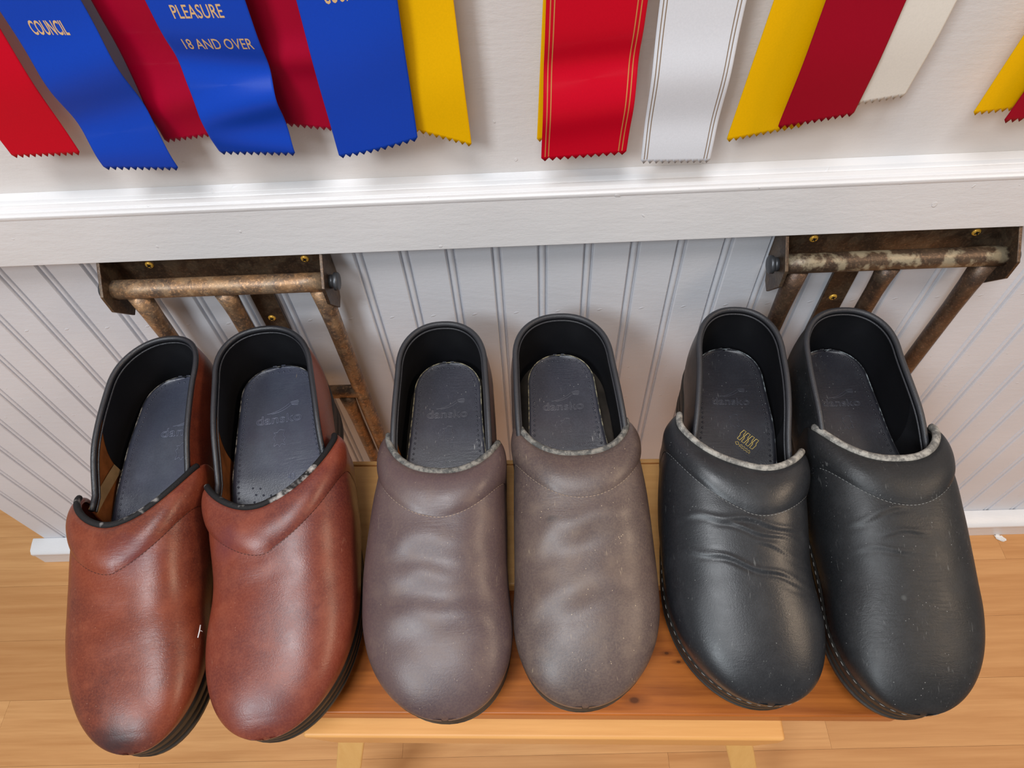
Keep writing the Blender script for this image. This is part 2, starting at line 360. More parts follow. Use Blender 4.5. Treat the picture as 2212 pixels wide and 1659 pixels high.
# ------------------------------------------------------------------ clogs
LEA = {}
LEA[1] = leather('russet_leather', (120, 54, 34), (82, 40, 34), (148, 78, 52), .30, (214, 170, 140), .15, 1, coat=.12, spec=.34, mottl=.9,
                 marks=[((-.006, -.302, .042), .004, .017, (54, 38, 40), .85, (.6, 1, .4)), ((-.0142, -.3015, .040), .001, .0045, (215, 205, 200), .85, (.5, 1, .8)),
                        ((0, -.187, .10), .003, .020, (84, 42, 52), .65, (.8, 1, .4))])
LEA[2] = leather('red_brown_leather', (122, 55, 38), (90, 43, 40), (148, 80, 58), .30, (214, 170, 140), .12, 4, coat=.12, spec=.34, mottl=.9,
                 marks=[((-.003, -.295, .055), .002, .018, (84, 46, 50), .6, (.6, 1, .4)), ((-.0247, -.185, .10), .003, .016, (92, 48, 58), .6, (.8, 1, .4))])
LEA[3] = leather('faded_brown_leather', (88, 70, 70), (70, 55, 60), (112, 92, 82), .38, (170, 152, 128), .30, 7, mottl=.7, coat=.12,
                 marks=[((.0125, -.1875, .098), .001, .0035, (36, 32, 34), .85, (.35, 1, .4)), ((.023, -.184, .098), .001, .0035, (36, 32, 34), .85, (.6, 1, .4)), ((.014, -.190, .098), .0005, .0016, (214, 196, 168), .9, (.7, 1, .4)), ((.024, -.1865, .098), .0005, .0014, (214, 196, 168), .9, (.7, 1, .4))])
LEA[4] = leather('scuffed_brown_leather', (90, 74, 70), (70, 58, 58), (122, 104, 90), .40, (184, 164, 136), .45, 9, mottl=.8, coat=.1,
                 marks=[((-.0175, -.1760, .098), .001, .0045, (32, 30, 32), .9, (.5, 1, .4)), ((-.0126, -.1790, .098), .0008, .003, (32, 30, 32), .9, (.7, 1, .4)), ((-.0165, -.1790, .098), .0005, .0015, (214, 196, 168), .9, (.7, 1, .4)), ((.001, -.1795, .098), .0004, .0016, (200, 184, 158), .9, (.5, 1, .4))])
LEA[5] = leather('black_leather', (30, 32, 36), (24, 25, 29), (46, 48, 51), .34, (150, 152, 150), .22, 12, spec=.42, coat=.08,
                 marks=[((-.0562, -.1663, .075), .0004, .0020, (150, 155, 158), .7, (1.2, .6, .4)), ((-.0541, -.1792, .070), .0004, .0012, (120, 126, 130), .5, (.8, .8, .2)), ((-.0519, -.1921, .070), .0004, .0024, (130, 136, 140), .55, (1.1, .7, .4))])
LEA[6] = leather('dull_black_leather', (31, 32, 34), (25, 26, 28), (47, 48, 50), .42, (150, 150, 148), .30, 15, spec=.38,
                 marks=[((-.0058, -.2314, .075), .0004, .002, (120, 124, 122), .45, (.7, .7, .6))])
M['lining'] = plain('black_lining', (20, 20, 24), .55, .4, 700, .2)
M['suede_tan'] = plain('brown_suede', (158, 96, 52), .95, .1, 700, .8, .35)
M['suede_dark'] = plain('dark_suede', (34, 34, 38), .9, .2, 700, .6, .3)
M['webbing'] = plain('beige_webbing', (178, 148, 108), .95, .1, 800, .8, .2)
M['insole_a'] = leather('insole_smooth', (62, 64, 80), (52, 58, 68), (74, 80, 92), .30, (120, 120, 126), .08, 21, spec=.6)
M['insole_b'] = leather('insole_worn', (56, 55, 64), (46, 47, 54), (76, 78, 86), .34, (190, 186, 180), .8, 22, spec=.6)
M['insole_c'] = leather('insole_black', (38, 37, 44), (32, 32, 37), (50, 52, 58), .36, (150, 150, 150), .35, 23, spec=.5)
M['emboss_a'] = plain('insole_print', (112, 116, 134), .28, .6, 300, .1); M['emboss_b'] = plain('insole_print_worn', (104, 102, 108), .35, .5, 300, .1); M['emboss_c'] = plain('insole_print_dark', (72, 72, 80), .35, .5, 300, .1)
M['piping'] = plain('black_piping', (40, 41, 46), .26, .6, 1500, .7, .1)
M['piping_b'] = plain('matt_black_piping', (50, 50, 54), .42, .5, 1500, .6, .1)
M['rim_a'] = worn('black_felt_binding', (26, 25, 26), (176, 172, 168), .25); M['rim_b'] = worn('grey_felt_binding', (84, 84, 82), (140, 136, 128), .9); M['rim_c'] = worn('light_grey_felt_binding', (112, 110, 106), (168, 164, 156), 1.0)
M['sole_a'] = plain('black_sole_rubber', (46, 42, 38), .55, .4, 300, .5, .3); M['sole_b'] = plain('dusty_sole_rubber', (70, 62, 54), .6, .35, 300, .5, .35)
M['th_dark'] = plain('dark_thread', (64, 30, 24), .8); M['th_tan'] = plain('tan_thread', (176, 152, 130), .8); M['th_grey'] = plain('grey_thread', (132, 132, 130), .8); M['th_white'] = plain('pale_thread', (150, 148, 144), .8)
M['edge_a'] = worn('insole_edge_black', (30, 31, 34), (150, 146, 138), .3); M['edge_b'] = worn('insole_edge_fuzzy', (66, 64, 62), (168, 158, 128), .6); M['edge_c'] = worn('insole_edge_grey', (40, 40, 44), (150, 158, 160), .4)
M['gold'] = plain('gold_print', (226, 196, 104), .35, .5, 300, .05, .05)

def dashes(name, P, lng, gap, wd, ht, mat, parent, nrm=None):
    """little stitch bars laid along a polyline"""
    P = [Vector(p) for p in P]; acc = [0]
    for a, b in zip(P, P[1:]): acc.append(acc[-1]+(b-a).length)
    def at(s):
        i = 0
        while i < len(P)-2 and acc[i+1] < s: i += 1
        return P[i].lerp(P[i+1], (s-acc[i])/max(1e-9, acc[i+1]-acc[i]))
    V, F = [], []; s = 0
    while s+lng < acc[-1]:
        a, m, b = at(s), at(s+lng/2), at(s+lng); base = len(V); t = (b-a).normalized()
        n = Vector((0, 0, 1)) if nrm is None else nrm(m); sd = t.cross(n).normalized(); n = sd.cross(t)
        for p, k in ((a, .4), (m, 1), (b, .4)):
            V += [p+sd*wd/2*k-n*ht, p+n*ht*k, p-sd*wd/2*k-n*ht]
        for i in (0, 1):
            q = base+3*i; F += [(q, q+1, q+4, q+3), (q+1, q+2, q+5, q+4)]
        s += lng+gap
    o = mesh(name, V, F, mat, parent); o['kind'] = 'stuff'; return o

VF = False
def make_clog(i, heel, yaw, L, rim, hwr, cr, side, W, folds, label, group, lea, mats, extra=None, stitch_d=.034, rim_r=.0025, hk=1.0, hs=0.0, ik=1.0, rc=.041, rb=.013):
    """local frame: toe towards -y, z up from the board; u = distance forward of the heel, v = sideways"""
    R = root('clog', (heel[0], heel[1], BZ+.0006), math.radians(yaw), label, 'shoe', group)
    ruL, ruR = rim
    cs = curve([0, .05, .11, .16, .20, .25, L], [0, 0, cr, (cr+side*.007)/2+side*.001, side*.0075, side*.004, -side*.001])
    hwv = curve([.05, .085, .112, .16, .205, .235], [.042, .045, hwr, (hwr+W)/2+.001, W-.0006, W]); uc = .222
    ztc = curve([.05, .11, .14, .17, .20, uc, .26, .30], [.103, .1015, .1005, .094, .084, .0765, .067, .062])
    zmd = curve([.05, .11, .16, .22, .30], [.060, .058, .050, .043, .042])
    nex = curve([.05, .10, .135, .17, .22, .30], [5.2, 4.6, 3.6, 2.9, 2.35, 2.2])
    zsole = curve([0, .06, .11, .17, .22, .30], [.052, .050, .040, .026, .0235, .030])
    def spring(u): return .009*max(0, (u-.20)/.10)**2
    def shp(u):
        hw = hwv(u); zt = ztc(u); zm = zmd(u)
        if u > uc:
            q = min(1, (u-uc)/(L-uc)); hw *= max(0, 1-q**2.25)**(1/2.1); zt = zm-.004+(zt-zm+.004)*max(0, 1-q**2.7)**(1/1.9)
        return hw, zt, zm
    def fold(u, vn):   # creases and rolls in the vamp
        d = 0
        for (u0, slope, bow, sig, amp, va, vb) in folds:
            if vn < va-.15 or vn > vb+.15: continue
            k = min(1, max(0, (vn-va+.15)/.3))*min(1, max(0, (vb+.15-vn)/.3)); k = k*k*(3-2*k)
            x = (u-(u0+slope*vn+bow*vn*vn+.0013*math.sin(vn*9+u0*300)))/sig
            if abs(x) < 3.5: d += amp*k*(math.exp(-x*x)-.75*math.exp(-(x-1.6)**2))
        return d
    def pt(u, th, off=0.0):
        """th 0..pi from right (+v) over the top to the left; beyond that range the wall tucks in to the welt"""
        hw, zt, zm = shp(u); c = cs(u); n = nex(u)
        if th < 0 or th > math.pi:
            k = (-th if th < 0 else th-math.pi)/.5; s = 1 if th < 0 else -1
            zw = zsole(u)+spring(u)-.001; f = k*k*(3-2*k)*.5+k*.5
            return Vector((c+s*(hw+off)*(1-.055*k*k), -u-off*(u > uc)*((u-uc)/(L-uc)), zm+(zw-zm)*f))
        cc, sn = math.cos(th), math.sin(th)
        x = (1 if cc >= 0 else -1)*abs(cc)**(2/n); z = sn**(2/n)
        d = fold(u, x)*sn
        return Vector((c+(hw+off)*x, -u-(off if u > uc else 0)*(u-uc)/(L-uc), zm+(zt-zm+off+d)*z+d*0))
    def ru(th):
        t = min(max(th, 0), math.pi); q = (1-math.cos(t))/2
        n = 3.4; x = math.copysign(abs(math.cos(t))**(2/n), math.cos(t)); q = (1-x)/2
        return ruR+(ruL-ruR)*q-rb+rc*(1-abs(x)**2.5)
    fine = [math.pi*q/4000 for q in range(4001)]; nn_ = 3.3
    pp = [(.052*math.copysign(abs(math.cos(a))**(2/nn_), math.cos(a)), .045*abs(math.sin(a))**(2/nn_)) for a in fine]
    acc = np.concatenate([[0], np.cumsum([math.hypot(pp[q+1][0]-pp[q][0], pp[q+1][1]-pp[q][1]) for q in range(4000)])])
    top = list(np.interp(np.linspace(0, acc[-1], 90), acc, fine)); top = [float(a) for a in top]
    ths = [-.5, -.42, -.34, -.25, -.17, -.08]+top+[math.pi+.08, math.pi+.17, math.pi+.25, math.pi+.34, math.pi+.42, math.pi+.5]; NT_ = len(ths)
    # even out theta spacing on the top
    NS = 190; V = []
    for a in range(NS):
        s = math.sin(a/(NS-1)*math.pi/2)
        for th in ths:
            r0 = ru(th)+stitch_d*.86; V.append(pt(r0+(L-.00005-r0)*s, th))
    vamp = mesh('vamp', V, grid_faces(NS, NT_, flip=VF), [lea, mats['in']], R)
    # padded collar band between rim and seam
    NB = 26; V = []
    prof = []
    for k in range(NB):
        t = k/(NB-1); bulge = .0032*math.sin(math.pi*min(1, t*1.0))**.75+.0006
        if t > .9: bulge = min(bulge, .0006+.0032*math.sin(math.pi*.9)**.75*(1-t)/.1)
        prof.append((t, bulge))
    for (t, bg) in [(.10, -.0032), (.03, -.0030), (0.0, -.0016)]+prof:
        for th in ths:
            rr = ru(th); side_k = min(1, max(0, (math.sin(min(max(th, 0), math.pi))-.0)/.35)) if 0 <= th <= math.pi else 0
            drop = .0014*max(0, .16-t)/.16
            p = pt(rr+stitch_d*t, th, bg*(.25+.75*side_k)); p.z -= drop*side_k; V.append(p)
    band = mesh('collar_band', V, grid_faces(NB+3, NT_, flip=True), lea, R)
    # felt binding on the rim
    ta = math.pi*.07
    P = [pt(ru(th), th, -.0006)+Vector((0, 0, .0004)) for th in [float(q) for q in np.interp(np.linspace(.17*acc[-1], .83*acc[-1], 91), acc, fine)]]
    rimv, rimf = tube_mesh(P, rim_r, 10); 
    rb_ = mesh('rim_binding', rimv, rimf, mats['rim'], band)
    P = [pt(ru(th)+stitch_d+.0004, th, .0001) for th in [float(q) for q in np.interp(np.linspace(.14*acc[-1], .86*acc[-1], 121), acc, fine)]]
    def nr(p): v = Vector(((p.x-cs(-p.y))*.9, 0, .05)); return v.normalized()
    dashes('stitching', P, .0021, .0008, .0007, .0003, mats['thread'], band, nr)
    # heel counter
    hc = curve([.045, .08, .108, .15], [.0372*hk, .0388*hk, min(.0395*hk, hwr-.0055), hwr-.010]); ub = .046; ue = .142
    hcs = curve([0, .05, .11, .15], [0, hs*.8, (hs+cr)/2, cr])
    path = []
    for k in range(16): path.append((ue-(ue-ub)*k/15, 1))
    for k in range(1, 30): a = math.pi*k/30; path.append((ub-ub*math.sin(a)**(2/2.25), 0 if k == 15 else math.copysign(abs(math.cos(a))**(2/2.25), math.cos(a))))
    for k in range(16): path.append((ub+(ue-ub)*k/15, -1))
    ztop = curve([0, .02, .05, .09, .13], [.1145, .1138, .1098, .1015, .081])
    def cpt(u, sx, t, off=0.0):
        hw = hc(max(u, ub)); zb = zsole(u)-.001; z = zb+(ztop(u)-zb)*t
        o2 = off+.0028*math.sin(math.pi*min(1, t*1.02))**.8+(1-t)*.0012
        x = hcs(u)+(hw+o2)*sx; back = max(0, (ub-u)/ub); return Vector((x, -u+back*o2, z))
    NH = 16; V = [cpt(u, s, k/(NH-1)) for k in range(NH) for (u, s) in path]
    ctr = mesh('heel_counter', V, grid_faces(NH, len(path), flip=False), [lea, mats['suede']], R)
    m = ctr.modifiers.new('thick', 'SOLIDIFY'); m.thickness = .0026; m.offset = -1; m.material_offset = 1
    # black inner lining, its front edge an arc
    V = []
    lp = []
    for k in range(81):
        g = k/80
        lp.append(g)
    def path_at(g, uf):   # g 0..1 from right front edge uf round the heel to left front edge
        n1 = uf-ub; arc = .115; tot = 2*n1+arc; s = g*tot
        if s < n1: return uf-s, 1
        if s > n1+arc: return ub+(s-n1-arc), -1
        a = math.pi*(s-n1)/arc; return ub-ub*math.sin(a)**(2/2.25), math.copysign(abs(math.cos(a))**(2/2.25), math.cos(a))
    for k in range(NH):
        t = k/(NH-1); uf = .064+.034*math.sqrt(max(0, 1-((t-.18)/.85)**2))-.004
        for g in lp:
            u, s = path_at(g, uf); V.append(cpt(u, s, t, -.0030-.0014*(t > .97)*0))
    mesh('heel_lining', V, grid_faces(NH, len(lp), flip=True), mats['in'], ctr)
    P = [cpt(u, s, 1.0, -.0014)+Vector((0, 0, .0004)) for (u, s) in path]
    V, F = tube_mesh(P, .0023, 10); mesh('piping', V, F, mats['pipe'], ctr)
    P = [cpt(u, s, .955, -.0042) for (u, s) in path]
    V, F = tube_mesh(P, .0008, 6); mesh('lining_seam', V, F, mats['pipe'], ctr)
    if mats.get('webbing'):
        V = []
        for k in range(30):
            u = .142-(.142-.094)*k/29
            for dz in (0, .006, .012):
                q = cpt(u, -1, .3, -.0042); V.append(Vector((q.x, q.y, .079-.016*(k/29)+dz-.006)))
        wbm = mesh('webbing_tape', V, grid_faces(30, 3), mats['webbing'], ctr)
    # sole
    def sole_ring(zf, inset):
        ring = []
        us = [L-.0015-(L-.0015-.0)*k/60 for k in range(61)]
        def half(u):
            if u > uc: q = (u-uc)/(L-.0015-uc); return shp(uc)[0]*.962*max(0, 1-q**2.25)**(1/2.1)
            if u < ub: q = (ub-u)/(ub+.004); return (hc(ub)+.0012)*max(0, 1-q**2.3)**(1/2.3)
            return curve([ub, .09, .13, .17, uc], [hc(ub)+.0012, .0395, .0440, .0495, shp(uc)[0]*.962])(u)
        A = []
        for k in range(48):   # toe to heel on the right, cosine spaced
            a = math.pi*k/47; u = (L-.0015)*(1+math.cos(a))/2-.004*(1-math.cos(a))/2; A.append(u)
        for sgn, seq in ((1, A), (-1, A[::-1][1:-1])):
            for u in seq:
                h = max(0, half(u)-inset); zt_ = zsole(u)+spring(u)
                mid = .15; uu = u-inset*((u-mid)/mid if abs(u-mid) > .08 else 0)
                ring.append(Vector(((cs(u) if u > .12 else hcs(u)+(cs(.12)-hcs(.12))*max(0, (u-.06)/.06))+sgn*h, -uu, spring(u)*1.0+(zt_-spring(u))*zf+(.004 if False else 0))))
        return ring
    rings = [(0.0, .003), (.06, .0005), (.20, 0), (.24, .0012), (.32, .0012), (.36, .0), (.50, .0), (.54, .0011), (.60, .0011), (.64, -.0003), (.84, -.0010), (.90, -.0012), (.97, -.0006), (1.0, .0010)]
    V = []; 
    for zf, ins in rings: V += sole_ring(zf, ins)
    nr_ = len(V)//len(rings); F = grid_faces(len(rings), nr_, True)
    # caps as strips between right and left halves
    for base, fl_ in ((0, False), ((len(rings)-1)*nr_, True)):
        for k in range(46):
            a, b = base+k, base+k+1; c_, d_ = base+(nr_-k-1 if k > 0 else 0), base+(nr_-k if k > 0 else 0)
            if k == 0: f = (a, b, base+nr_-1)
            else:
                lo = base+nr_-k; hi = base+nr_-k-1
                f = (a, b, hi, lo) if hi > base+47 else (a, b, lo)
            f = tuple(dict.fromkeys(f))
            if len(f) > 2: F.append(f if fl_ else f[::-1])
    sole = mesh('sole', V, F, mats['sole'], R); 
    sm = sole.modifiers.new('e', 'EDGE_SPLIT'); sm.split_angle = 1.0
    # footbed
    ins_hw = curve([.012, .05, .08, .12, .16, .20], [.0285*ik, .0295*ik, .0310*ik, .0355*ik, .042, .044])
    ins_z = curve([.0, .03, .07, .11, .16, .21], [.0680, .0660, .0650, .0575, .042, .036]); u0 = .0085
    ic = curve([0, .08, .14, .20], [hs*.4, hs*.8, cr*.8, side*.006])
    def ipt(u, x):
        hw = ins_hw(u); 
        if u < u0+.030: q = (u0+.030-u)/.030; hw *= max(0, 1-q**2.2)**(1/2.2)
        vn = x/max(hw, 1e-5)
        return ic(u)+x, -u, ins_z(u)+.0022*min(1.2, abs(vn))**2.5*(1 if u > .03 else 1)+.0012*math.exp(-((u-.09)/.03)**2)*(1-vn*vn)
    V = []; NJ = 25; rows = [u0+.030*(1-math.cos(math.pi/2*(a+.35)/14.35)) for a in range(15)]; rows += [rows[-1]+(.200-rows[-1])*a/40 for a in range(1, 41)]; NI = len(rows)+1
    for ri, u in enumerate([rows[0]]+rows):
        hw = ins_hw(u)
        if u < u0+.030: q = (u0+.030-u)/.030; hw *= max(.02, 1-q**2.2)**(1/2.2)
        for b in range(-1, NJ+1):
            p = ipt(u, hw*(-1+2*min(max(b, 0), NJ-1)/(NJ-1))); dz = .0032 if (ri == 0 or b in (-1, NJ)) else 0
            V.append((p[0], p[1], p[2]-dz))
    ins = mesh('insole', V, grid_faces(NI, NJ+2), mats['ins'], R)
    EP = [ipt(rows[k], s_*ins_hw(rows[k])*(max(.02, 1-((u0+.030-rows[k])/.030)**2.2)**(1/2.2) if rows[k] < u0+.030 else 1)) for s_, ks in ((-1, range(54, 0, -1)), (1, range(1, 55))) for k in ks]
    Ve, Fe = tube_mesh(EP, .00042, 6); mesh('insole_edge', Ve, Fe, mats['edge'], ins)
    # flip check: make normals point up
    if ins.data.polygons[(NJ+1)*8+12].normal.z < 0: ins.data.flip_normals()
    def ih(x, y):   # height of the footbed at local x, y
        u = -y; return ipt(u, x-ic(u))[2]
    # round studs along the edge and at the ball
    V, F = [], []
    spots = []
    u = .016
    for k in range(34):
        hw = ins_hw(u)
        if u < u0+.030: q = (u0+.030-u)/.030; hw *= max(0, 1-q**2.2)**(1/2.2)
        for s in (-1, 1):
            if hw > .008: spots.append((ic(u)+s*(hw-.0048), -u))
        u += .0045 if u > .03 else .0028
    spots += [(x, -.0135) for x in (-.010, -.005, 0, .005, .010)]
    for a in range(6):
        for b in range(5):
            x = -.017*side*0+(-side if False else (-1 if side > 0 else 1))*(.024-.006*b-.002*(a % 2)); u_ = .122+.0055*a+b*.001
            if b < 4-(a < 2)-(a < 1): spots.append((ic(u_)+x*(1), -u_))
    for (x, y_) in spots:
        z = ih(x, y_); base = len(V); rad = .00098
        for (rr, hh) in ((1, -.0001), (.85, .0004), (.45, .00066)):
            for j in range(8): a = math.pi*j/4; V.append((x+rad*rr*math.cos(a), y_+rad*rr*math.sin(a), z+hh))
        V.append((x, y_, z+.0007))
        for r_ in range(2):
            for j in range(8): F.append((base+r_*8+j, base+r_*8+(j+1) % 8, base+r_*8+8+(j+1) % 8, base+r_*8+8+j))
        for j in range(8): F.append((base+16+j, base+16+(j+1) % 8, base+24))
    st = mesh('stud', V, F, mats['ins'], ins); st['kind'] = 'stuff'
    def lay(o, x, y, rz=0.0, lift=.00015):
        me = o.data; ca, sa = math.cos(rz), math.sin(rz)
        for v in me.vertices:
            px = v.co.x*ca-v.co.y*sa+x; py = v.co.x*sa+v.co.y*ca+y; v.co = (px, py, ih(px, py)+v.co.z+lift)
        return o
    if extra: extra(ins, lay, ih, mats)
    if mats.get('welt'):
        P = []
        for k in range(90):
            a = math.pi*(k/89); u = uc+(L-.0015-uc)*math.sin(a)**.9; x = math.copysign(1, math.cos(a))
            q = (u-uc)/(L-.0015-uc); h = shp(uc)[0]*.962*max(0, 1-q**2.25)**(1/2.1)
            P.append((cs(u)+x*h if abs(h) > 1e-4 else cs(u), -u, zsole(u)+spring(u)))
        # only where the welt shows
        ring = sole_ring(.95, -.0012); kk = 30
        P = [p+Vector((0, 0, .0006)) for p in (ring[-kk:]+ring[:kk])]
        dashes('welt_stitching', P, .0034, .0036, .00055, .0002, mats['welt'], sole)
    return R

def wing(ins, lay, mat, x0, y0, k=1.0, r=.00022):
    V, F = [], []
    def bez(a, b, c, n=14): return [tuple((1-t)**2*a[i]+2*t*(1-t)*b[i]+t*t*c[i] for i in (0, 1))+(0,) for t in [q/n for q in range(n+1)]]
    for a, b, c in (((-.012, .0055), (-.002, .006), (.008, .0150)), ((-.008, .0052), (.002, .0060), (.009, .0128)), ((.008, .0150), (.011, .0163), (.0155, .0160)), ((.0085, .0140), (.012, .0150), (.0158, .0146)), ((.009, .0128), (.012, .0134), (.0155, .0130)), ((.009, .0128), (.012, .0118), (.015, .0117))):
        tube_mesh([(k*p[0], k*p[1], 0) for p in bez(a, b, c)], r, 5, V=V, F=F)
    o = mesh('wing_mark', V, F, mat, ins); lay(o, x0, y0)
def hide(ins, lay, mat, x0, y0, k=1.0, rz=0.0, r=.00022):
    pts = [(0, .0075), (.0045, .006), (.0030, .0020), (.0052, -.001), (.0034, -.0030), (.0052, -.0072), (.0018, -.0056), (0, -.0080), (-.0018, -.0056), (-.0052, -.0072), (-.0034, -.0030), (-.0052, .001), (-.0030, .0028), (-.0050, .0050), (-.0018, .0052)]
    P = []
    n = len(pts)
    for i in range(n):
        for t in (0, .33, .66):
            a, b, c, d = pts[i-1], pts[i], pts[(i+1) % n], pts[(i+2) % n]
            P.append(tuple(k*.5*((2*b[q])+(-a[q]+c[q])*t+(2*a[q]-5*b[q]+4*c[q]-d[q])*t*t+(-a[q]+3*b[q]-3*c[q]+d[q])*t**3) for q in (0, 1))+(0,))
    V, F = tube_mesh(P, r, 5, closed=True); o = mesh('hide_mark', V, F, mat, ins); lay(o, x0, y0, rz)
def brand(xc=0.0, yl=-.066, k=1.0, size=None, made=False, gold=False, r=.00022, szx=.010):
    def f(ins, lay, ih, mats):
        mat = mats['emb']
        o = text_mesh('maker_lettering', 'dansko', .0125*k, mat, ins, outline=r, xscale=1.12); lay(o, xc, yl)
        wing(ins, lay, mat, xc+.001, yl+.001, k, r); hide(ins, lay, mat, xc+.001, yl-.0185, k, 0, r)
        if size: o = text_mesh('size_number', size, .0062, mat, ins, outline=.00025); lay(o, xc+szx, yl-.053)
        if made: o = text_mesh('origin_lettering', 'MADE IN DENMARK', .0036, mat, ins, outline=.00012, xscale=1.15); lay(o, xc, yl-.036)
        if gold:
            V, F = [], []
            for n_ in range(4):   # four zigzag figures
                ox = n_*.0040
                Z = [(-.0010, .0045), (.0014, .0045), (.0010, .0012), (.0018, -.0004), (.0010, -.0048), (-.0014, -.0048), (-.0010, -.0014), (-.0018, .0004)]
                tube_mesh([(ox+p[0], p[1], 0) for p in Z], .00028, 5, closed=True, V=V, F=F)
            tube_mesh([(-.001, -.0082, 0), (.0008, -.0068, 0), (.0026, -.0082, 0), (.0008, -.0096, 0)], .00022, 5, closed=True, V=V, F=F)
            Z = []
            for n_ in range(9): Z.append((.0034+n_*.0012, -.0076+(.0007 if n_ % 2 else -.0004), 0))
            for n_ in range(9): Z.append((.0034+(8-n_)*.0012, -.0090+(.0004 if n_ % 2 else -.0006), 0))
            tube_mesh(Z, .00020, 5, closed=True, V=V, F=F)
            o = mesh('gold_print', V, F, M['gold'], ins); lay(o, xc+.006, yl-.031, math.radians(-38), .0001)
            V, F = tube_mesh([(-.004, .0065, 0), (.0155, .0065, 0), (.0175, .0040, 0), (.0175, -.010, 0), (.0155, -.0118, 0), (-.0035, -.0118, 0), (-.0052, -.0100, 0), (-.0052, .0045, 0)], .00010, 4, closed=True)
            o = mesh('print_border', V, F, mats['emb'], ins); lay(o, xc+.006, yl-.031, math.radians(-38), .0001)
    return f
m12 = dict(**{'in': M['lining'], 'suede': M['suede_tan'], 'rim': M['rim_a'], 'thread': M['th_dark'], 'pipe': M['piping'], 'sole': M['sole_a'], 'ins': M['insole_a'], 'edge': M['edge_a'], 'emb': M['emboss_a']})
m34 = dict(m12, **{'rim': M['rim_b'], 'thread': M['th_tan'], 'pipe': M['piping_b'], 'sole': M['sole_b'], 'ins': M['insole_b'], 'edge': M['edge_b'], 'emb': M['emboss_b']})
m56 = dict(m12, **{'suede': M['suede_dark'], 'rim': M['rim_c'], 'thread': M['th_grey'], 'pipe': M['piping_b'], 'ins': M['insole_c'], 'edge': M['edge_c'], 'emb': M['emboss_c'], 'welt': M['th_white']})
big = lambda u, s, b, a, va=-1, vb=1, sg=.0095: (u, s, b, sg, a*.55, va, vb)
make_clog(1, (-.308, -.046), 4.4, .311, (.138, .120), .0472, -.0112, -1.75, .0502, [big(.190, .004, 0, .0010), big(.225, -.006, 0, -.0008)],
          'russet brown leather clog with a dark scuff on its toe, leftmost on the stool', 'three pairs of leather clogs', LEA[1], dict(m12, webbing=M['webbing']), brand(.004, -.066, 1.0, '43'), hs=-.0105, ik=1.06, hk=.97, rc=.046)
make_clog(2, (-.229, -.039), 7.5, .312, (.138, .108), .0560, .0070, 1.4, .0550, [(.200, -.008, 0, .006, .0003, -.6, .3), big(.185, -.006, 0, .0006)],
          'red brown leather clog with a clean rounded toe, right of the dark-scuffed russet one', 'three pairs of leather clogs', LEA[2], m12, brand(.003, -.064, 1.0, '43'), hk=1.09, ik=1.13, hs=.0035, rc=.049)
make_clog(3, (-.072, -.041), .9, .298, (.101, .113), .0490, -.001, -1, .0562, [big(.185, .008, .004, .0024, -.5, 1), big(.208, .003, 0, .0020, -.9, .8, .009), big(.235, .002, 0, .0022, -1, 1, .010)],
          'faded purplish brown leather clog with soft creases, left one of the middle pair', 'three pairs of leather clogs', LEA[3], m34, brand(.0, -.062, .9))
make_clog(4, (.027, -.037), 1.1, .296, (.100, .100), .0495, .0065, 1, .0550, [big(.178, -.012, 0, .0026, -.6, 1), big(.222, -.007, .004, .0026, -1, 1, .010), big(.200, -.002, 0, -.0010)],
          'heavily scuffed greyish brown leather clog, right one of the middle pair', 'three pairs of leather clogs', LEA[4], m34, brand(.001, -.062, .9, made=True), hk=1.10, hs=.002)
make_clog(5, (.1775, -.037), -3.7, .298, (.098, .130), .0538, -.0088, -1.5, .0548, [(.182, .006, .002, .0019, .0008, -1, .9), (.188, .011, -.003, .0015, .0006, -.4, 1), (.195, .014, 0, .0016, .0006, .2, 1), (.212, .014, -.002, .0017, .0008, -.8, 1), (.218, .010, 0, .0014, .0004, .3, .9)],
          'black leather clog with sharp creases and a gold print inside, left of the last pair', 'three pairs of leather clogs', LEA[5], m56, brand(-.001, -.063, .8, gold=True), rim_r=.0027, hk=.94)
make_clog(6, (.2665, -.042), -.9, .301, (.107, .109), .0500, .0058, 1.3, .0532, [(.170, -.012, 0, .0018, .0007, -.8, -.1), (.188, -.003, 0, .0016, .0006, -.4, .1), (.200, .004, 0, .0016, .0005, -.8, -.1)],
          'matt black leather clog with a pale worn rim, rightmost on the stool', 'three pairs of leather clogs', LEA[6], m56, brand(-.001, -.063, .8), rim_r=.0030, hk=1.02, hs=-.002)

# ------------------------------------------------------------------ show ribbons hanging on the wall above the rail
def satin(name, col, rough=.42, sheen=.6):
    t = NT(name, rough, .22); v = t.vec((2200, 60, 2200)); n = t.noise(v, 1, 2); c2 = t.noise(t.vec(), 900, 2)
    t.b.inputs['Anisotropic'].default_value = .5
    return t.end(t.mix(t.math('MULTIPLY', c2, .35), lin(col), lin(tuple(x*.82 for x in col))), t.bump(n, .12, .0002))
RM = dict(blue=satin('blue_satin', (14, 66, 182)), red=satin('red_satin', (200, 0, 34)), crimson=satin('crimson_satin', (172, 0, 44)), yellow=satin('yellow_satin', (238, 182, 0)), white=satin('white_satin', (222, 225, 232)), cream=satin('cream_satin', (222, 216, 206)), maroon=satin('maroon_satin', (152, 0, 32)))
M['foil'] = plain('gold_foil', (214, 176, 128), .4, .5, 300, .05, .05); M['stripe'] = plain('gold_thread_stripe', (198, 128, 72), .5, .4, 300, .05, .05); M['stripe_w'] = plain('bronze_thread_stripe', (138, 116, 92), .5, .4, 300, .05, .05)
